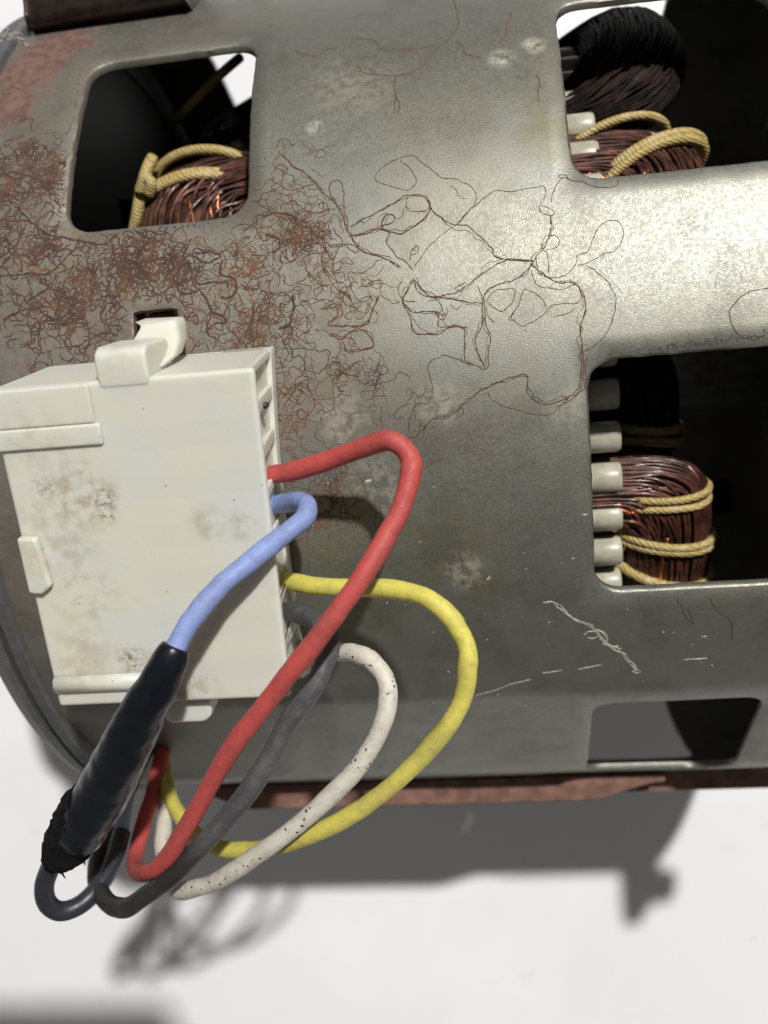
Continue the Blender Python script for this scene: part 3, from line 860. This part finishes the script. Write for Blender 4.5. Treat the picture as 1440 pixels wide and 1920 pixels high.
# base plate with wedge ribs (right side face)
e0 = cpx(514, 668, -1.4); e1 = cpx(574, 1298, .2)
mb = MB(); 
def edge_x(y, top): 
    t = (y-YT)/(YB-YT)
    return (tr[0]+(br_[0]-tr[0])*t) if top else (e0[0]+(e1[0]-e0[0])*t)
nseg = 14
for k in range(nseg):
    ya, yb = YT+(YB-YT)*k/nseg, YT+(YB-YT)*(k+1)/nseg
    hs = [shell_h(ya), shell_h(yb)]
    V = []
    for (y, h) in ((ya, hs[0]), (yb, hs[1])):
        V += [tuple(conn(edge_x(y, 0)-5, y, h)), tuple(conn(edge_x(y, 0), y, h)), tuple(conn(edge_x(y, 0), y, h+1.6)), tuple(conn(edge_x(y, 0)-5, y, h+1.6))]
    F = [(0, 4, 5, 1), (1, 5, 6, 2), (2, 6, 7, 3)]
    if k == 0: F.append((0, 1, 2, 3))
    if k == nseg-1: F.append((7, 6, 5, 4))
    mb.add(V, F)
o = mb.build('base_plate', M_NY, cn, smooth=False); fixn(o)
bmx = bmesh.new(); bmx.from_mesh(o.data); bmesh.ops.remove_doubles(bmx, verts=bmx.verts, dist=1e-6); bmesh.ops.recalc_face_normals(bmx, faces=bmx.faces); bmx.to_mesh(o.data); bmx.free()
# cavity partitions: triangular wedges from top plate edge out to the base plate edge
for i, (py_, thk) in enumerate(((672, .8), (762, 1.3), (846, 1.3), (925, 1.0), (1010, 1.0), (1130, 1.0), (1215, 1.0), (1294, .8))):
    y = cpx(500, py_, 8)[1]
    y = min(max(y, YT+thk/2+.03), YB-thk/2-.03)
    mb = MB(); xb = edge_x(y, 0)-.1; xt = edge_x(y, 1)-.4; xi = tr[0]-WALLX-.3
    prof = [(xi, shell_h(y)+1.2), (xb, shell_h(y)+1.2), (xb, shell_h(y)+2.6), (xt, H-.5), (xi, H-.5)]
    V = [tuple(conn(x, y-thk/2, h)) for x, h in prof]+[tuple(conn(x, y+thk/2, h)) for x, h in prof]; m = 5
    mb.add(V, [tuple(range(m)), tuple(range(m, 2*m))[::-1]]+[(k, k+m, (k+1) % m+m, (k+1) % m) for k in range(m)])
    o = mb.build('partition', M_NY, cn, smooth=True, bevel=.12); fixn(o)
# raised band at left with a step, ridge blocks
a = cpx(0, 800, H+.6); c_ = cpx(190, 832, H+.6); z_ = cpx(185, 800, H+.6)
mb = MB(); cbox(mb, bl[0]-.2, cpx(188, 820, H+.6)[0], cpx(150, 798, H+.6)[1], cpx(150, 838, H+.6)[1], H-.5, H+.4); o = mb.build('rib', M_NY, cn, bevel=.2, seg=3); fixn(o)
mb = MB(); xw = cpx(165, 740, H+.4)[0]; cbox(mb, bl[0]-.2, xw, cpx(80, 727, H+.4)[1], cpx(80, 802, H+.4)[1], H-2.0, H+.22); o = mb.build('end_block', M_NY, cn, bevel=.25, seg=3); fixn(o)
# bottom rounded rib and lip
y0 = cpx(170, 1262, H)[1]; y1 = cpx(170, 1300, H)[1]
mb = MB(); P = [conn(bl[0]+.25, (y0+y1)/2, H-.25), conn(-13, (y0+y1)/2, H-.25), conn(-7.0, (y0+y1)/2, H-.3)]; mb.tube(P, [1.0, 1.0, 1.0], 18); mb.build('rib', M_NY, cn)
# foot tab at bottom
xa, ya = cpx(300, 1300, H-2); xb, yb = cpx(410, 1350, H-2)
mb = MB(); cpoly(mb, [(xa, YB-1.5), (xb+.1, YB-1.5), (xb-.6, yb-.6), (xb-1.4, yb), (xa+.7, yb), (xa+.1, yb-.6)], H-4.5, H-1.6); o = mb.build('foot_tab', M_NY, cn, bevel=.35, seg=3); fixn(o)
# small clip wedge at left
p = [cpx(*q, H+.5) for q in ((32, 1008), (68, 1008), (98, 1098), (80, 1114), (56, 1112))]
mb = MB(); cpoly(mb, p, H-.5, H+.8); o = mb.build('clip', M_NY, cn, bevel=.3, seg=3); fixn(o)
# latch tower + hook into the slot
x0_, yq = cpx(162, 655, H+1); x1_, _ = cpx(262, 700, H+1)
mb = MB(); ytop = cpx(200, 652, H)[1]
V = []; prof = [(YT+1.0, H-.3), (YT+.75, H+.04), (ytop+1.4, H+.12), (ytop+.5, H-.1), (ytop, H-1.0), (ytop+.2, H-6.5), (YT+1, H-7.5), (YT+4, H-6)]
m = len(prof); V = [tuple(conn(x0_, y, h)) for y, h in prof]+[tuple(conn(x1_+.4, y, h)) for y, h in prof]
mb.add(V, [tuple(range(m)), tuple(range(m, 2*m))[::-1]]+[(k, k+m, (k+1) % m+m, (k+1) % m) for k in range(m)])
latch = mb.build('latch', M_NY, cn, bevel=.35, seg=4); fixn(latch)
mb = MB()
hk = [(240, 650, 6.5), (262, 612, 3.8), (248, 604, 2.6), (331, 600, 2.4), (336, 640, 3.6), (326, 668, 5.5), (302, 688, 8.0), (262, 700, 9.6), (240, 690, 9.5)]
top = [conn(*cpx(px, py, h), h) for px, py, h in hk]
bot = [p_-CN*3.2 for p_ in top]
n = len(top); mb.add([tuple(p_) for p_ in top]+[tuple(p_) for p_ in bot], [tuple(range(n)), tuple(range(n, 2*n))[::-1]]+[(i, i+n, (i+1) % n+n, (i+1) % n) for i in range(n)])
o = mb.build('hook', M_NY, latch, smooth=True); fixn(o)
bm = bmesh.new(); bm.from_mesh(o.data); bmesh.ops.triangulate(bm, faces=[f for f in bm.faces if len(f.verts) > 4]); bm.to_mesh(o.data); bm.free()
bv = o.modifiers.new('b', 'BEVEL'); bv.width = .35*S; bv.segments = 3; bv.limit_method = 'ANGLE'; bv.angle_limit = .7
# pin hole
hp = cpx(497, 761, 6.0)
mb = MB(); mb.tube([conn(hp[0], hp[1], 5.9)-CN*.5+np.array([0, 0, 0]), conn(hp[0], hp[1], 6.15)], .28, 12); mb.build('pin_hole', M_BLACK, cn)

# ------------------------------------------------------------------ wires
GROUP = 'wires plugged into the white connector'
def wire(label, mat, pts, r, wob=.04, name='wire', rr=None, n=8, seed=1):
    W = [at_z(*p) for p in pts]
    o = empty(name, W[0], label, 'wire', GROUP)
    P = smoothpath(W, n); rn = random.Random(seed)
    # relax the path slightly
    P = np.array(P)
    for _ in range(3): P[1:-1] = P[1:-1]*.5+(P[:-2]+P[2:])*.25
    nz = np.cumsum(np.array([[rn.gauss(0, .10) for _ in range(3)] for _ in P]), 0); kz = np.ones(9)/9
    nz = nz-np.stack([np.convolve(np.pad(nz[:, c], 12, 'edge'), np.ones(25)/25, 'valid') for c in range(3)], 1); P = P+nz*.35
    P[1:-1] = P[1:-1]*.5+(P[:-2]+P[2:])*.25
    R = [.965*r*(1+wob*math.sin(i*.35+seed)+rn.uniform(-.012, .012)) for i in range(len(P))]
    mb = MB(); mb.tube(P, R, 20); mb.build('insulation', mat, o)
    return o, P
M_RED = mat_wire('red_insulation', (.56, .085, .075), (.20, .06, .05), .6, shade_pts=None)
M_BLUE = mat_wire('blue_insulation', (.26, .34, .66), (.16, .17, .24), .5)
M_YEL = mat_wire('yellow_insulation', (.70, .62, .12), (.33, .29, .10), .55)
M_GREY = mat_wire('grey_insulation', (.065, .065, .072), (.15, .14, .12), .6, shade_pts=[(330, 1640, 59), (270, 1682, 57), (215, 1700, 54), (185, 1660, 52)], rough=.4)
M_WHW = mat_wire('white_insulation', (.66, .62, .53), (.30, .26, .2), .5, marks=True)
wire('red wire arching high from the connector and crossing over the other wires', M_RED,
     [(478, 894, 61), (510, 890, 62.5), (560, 882, 64), (640, 853, 66), (700, 832, 68), (738, 829, 69), (768, 856, 69), (769, 905, 69.5), (745, 970, 70), (700, 1050, 71), (645, 1130, 71.5), (585, 1210, 71), (520, 1292, 69.5), (455, 1372, 67.5), (405, 1455, 65), (350, 1550, 62), (312, 1612, 59.5), (280, 1634, 57), (258, 1634, 53), (254, 1610, 49), (264, 1560, 45), (284, 1490, 40), (300, 1430, 36), (312, 1395, 32), (325, 1360, 26)], .98, seed=2)
bo, BP = wire('pale blue wire leading into a long black sleeve', M_BLUE,
     [(498, 952, 60), (525, 945, 61.5), (553, 940, 64), (574, 945, 66), (574, 966, 67), (545, 993, 68), (500, 1028, 69.5), (450, 1068, 71), (400, 1113, 72), (360, 1160, 73), (335, 1205, 73.5), (320, 1250, 74)], .98, seed=3)
mb = MB()   # black sleeve
SP = smoothpath([at_z(*q) for q in ((330, 1212, 73.4), (318, 1238, 73.6), (293, 1290, 73), (262, 1345, 71.5), (233, 1405, 69.5), (205, 1465, 67), (172, 1520, 64.5), (148, 1560, 62.5))], 14)
SR = np.interp(np.linspace(0, 1, len(SP)), [0, .04, .15, .35, .55, .8, 1], [1.2, 1.35, 1.6, 2.05, 2.45, 2.65, 2.6])
mb.tube(SP, list(SR), 40)
from mathutils import noise as mn
def crumple(V, amp, f, ax):
    out = []
    for v in V:
        p = Vector(v); q_ = min(ax, key=lambda c_: (Vector(c_)-p).length_squared); d_ = (p-Vector(q_)).normalized()
        out.append(tuple(p+d_*(amp*mn.noise(p*f)+amp*.5*mn.noise(p*f*2.3+Vector((9, 0, 0))))))
    return out
mb.V = crumple(mb.V, .20, .26, SP)
slv = mb.build('sleeve', M_SHRINK, bo, label='glossy black heat-shrink sleeve')
mb = MB()   # torn tape end
rn = random.Random(4)
TP = smoothpath([at_z(*q) for q in ((172, 1500, 64.8), (150, 1545, 63.0), (128, 1582, 61), (108, 1615, 59))], 8)
TR = [max(.9, r_*(1+rn.uniform(-.04, .04))) for r_ in np.interp(np.linspace(0, 1, len(TP)), [0, .3, .6, .85, 1], [2.65, 2.75, 2.55, 2.1, 1.5])]
mb.tube(TP, TR, 26)
mb.V = crumple(mb.V, .5, .6, TP); mb.V = [tuple(np.array(v)+np.array([rn.gauss(0, .05) for _ in range(3)])) for v in mb.V]
for k in range(22):   # loose frayed fibres
    i = rn.randrange(4, len(TP)); c0 = np.array(TP[i]); dv = np.array([rn.gauss(0, 1), rn.gauss(0, 1), rn.gauss(0, 1)]); dv /= np.linalg.norm(dv)
    a0 = c0+dv*TR[i]*.95; dr = np.array([-.4, -.7, -.2])+np.array([rn.gauss(0, .4) for _ in range(3)])
    mb.tube([a0, a0+dv*.15+dr*.3, a0+dv*.2+dr*.7], [.12, .09, .03], 5)
mb.build('tape', M_TAPE, bo, label='dull torn black tape end')
mb = MB()   # thin black sleeve loop
LP = smoothpath([at_z(*q) for q in ((112, 1595, 59.5), (93, 1630, 58), (83, 1662, 57), (88, 1692, 56), (110, 1708, 55), (140, 1702, 54), (170, 1680, 53), (200, 1640, 51), (217, 1600, 49), (228, 1560, 47))], 8)
mb.tube(LP, 1.05, 22); mb.build('loop_sleeve', M_BLACK, bo)
mb = MB()
LP = smoothpath([at_z(*q) for q in ((224, 1575, 47.5), (230, 1540, 46), (238, 1495, 44), (248, 1450, 41), (262, 1410, 36), (285, 1375, 28))], 8)
mb.tube(LP, .85, 18); mb.build('tail', mat_wire('blue_grey_insulation', (.30, .36, .50), (.2, .2, .22), .6), bo)
wire('yellow wire making the widest loop on the right', M_YEL,
     [(520, 1085, 57), (548, 1092, 59), (600, 1098, 61), (690, 1102, 63), (750, 1107, 64.5), (800, 1120, 65.5), (845, 1158, 66), (871, 1205, 66), (878, 1250, 66), (866, 1310, 65), (828, 1378, 64), (765, 1445, 62.5), (690, 1507, 61), (610, 1555, 58.5), (530, 1583, 55.5), (455, 1595, 52), (395, 1585, 49), (355, 1552, 46), (328, 1515, 42), (312, 1470, 38), (305, 1420, 33), (312, 1375, 27)], .95, seed=4)
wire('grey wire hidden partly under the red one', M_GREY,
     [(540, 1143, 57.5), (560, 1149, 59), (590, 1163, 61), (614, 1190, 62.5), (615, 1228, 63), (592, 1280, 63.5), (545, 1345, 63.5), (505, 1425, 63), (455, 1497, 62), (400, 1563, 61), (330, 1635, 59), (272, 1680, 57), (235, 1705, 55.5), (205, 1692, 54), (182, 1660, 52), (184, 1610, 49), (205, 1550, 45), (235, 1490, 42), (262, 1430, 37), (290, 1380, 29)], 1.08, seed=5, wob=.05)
wire('off-white wire with small black print curving inside the yellow loop', M_WHW,
     [(560, 1255, 54), (600, 1232, 57), (645, 1222, 59.5), (685, 1232, 61), (716, 1262, 62), (727, 1308, 62.5), (716, 1368, 62.5), (660, 1450, 62), (590, 1520, 61), (505, 1588, 59.5), (430, 1638, 58), (375, 1664, 56), (335, 1668, 53), (312, 1640, 49), (304, 1585, 45), (308, 1530, 41), (306, 1480, 38), (300, 1430, 34), (305, 1380, 28)], .98, seed=6)

# lint tuft caught at the upper left corner of the motor end
lt = empty('lint_tuft', at_z(18, 88, 44), 'small pale tuft of lint at the upper left end of the motor', 'lint')
mb = MB(); rn = random.Random(9)
for k in range(90):
    c0 = np.array(at_z(rn.gauss(18, 9), rn.gauss(88, 12), 43.5+rn.uniform(-1, 1))); P = [c0]
    for _ in range(5): P.append(P[-1]+np.array([rn.gauss(0, .3), rn.gauss(0, .3), rn.gauss(0, .2)]))
    mb.tube(P, .05, 4)
o = mb.build('fibres', M_LINT, lt); o['kind'] = 'stuff'

# phone that took the picture, held just above: its shadow falls at the lower left
ph = empty('phone', (-6, -74, 163), 'dark phone held over the motor, shading the lower left corner', 'phone')
mb = MB(); mb.box(-44, 30, -150, -7, 161, 168.5); mb.build('body', M_BLACK, ph, smooth=False, bevel=3, seg=4)
mb = MB(); mb.box(-42, 28, -148, -9, 168.6, 168.9); mb.build('screen', mat_simple('screen_glass', (.02, .02, .02), .1), ph, smooth=False)
mb = MB(); mb.tube([(26.4, -19, 161), (26.4, -19, 159.2)], [5.5, 5.2], 32); mb.build('lens_ring', M_DARK, ph)
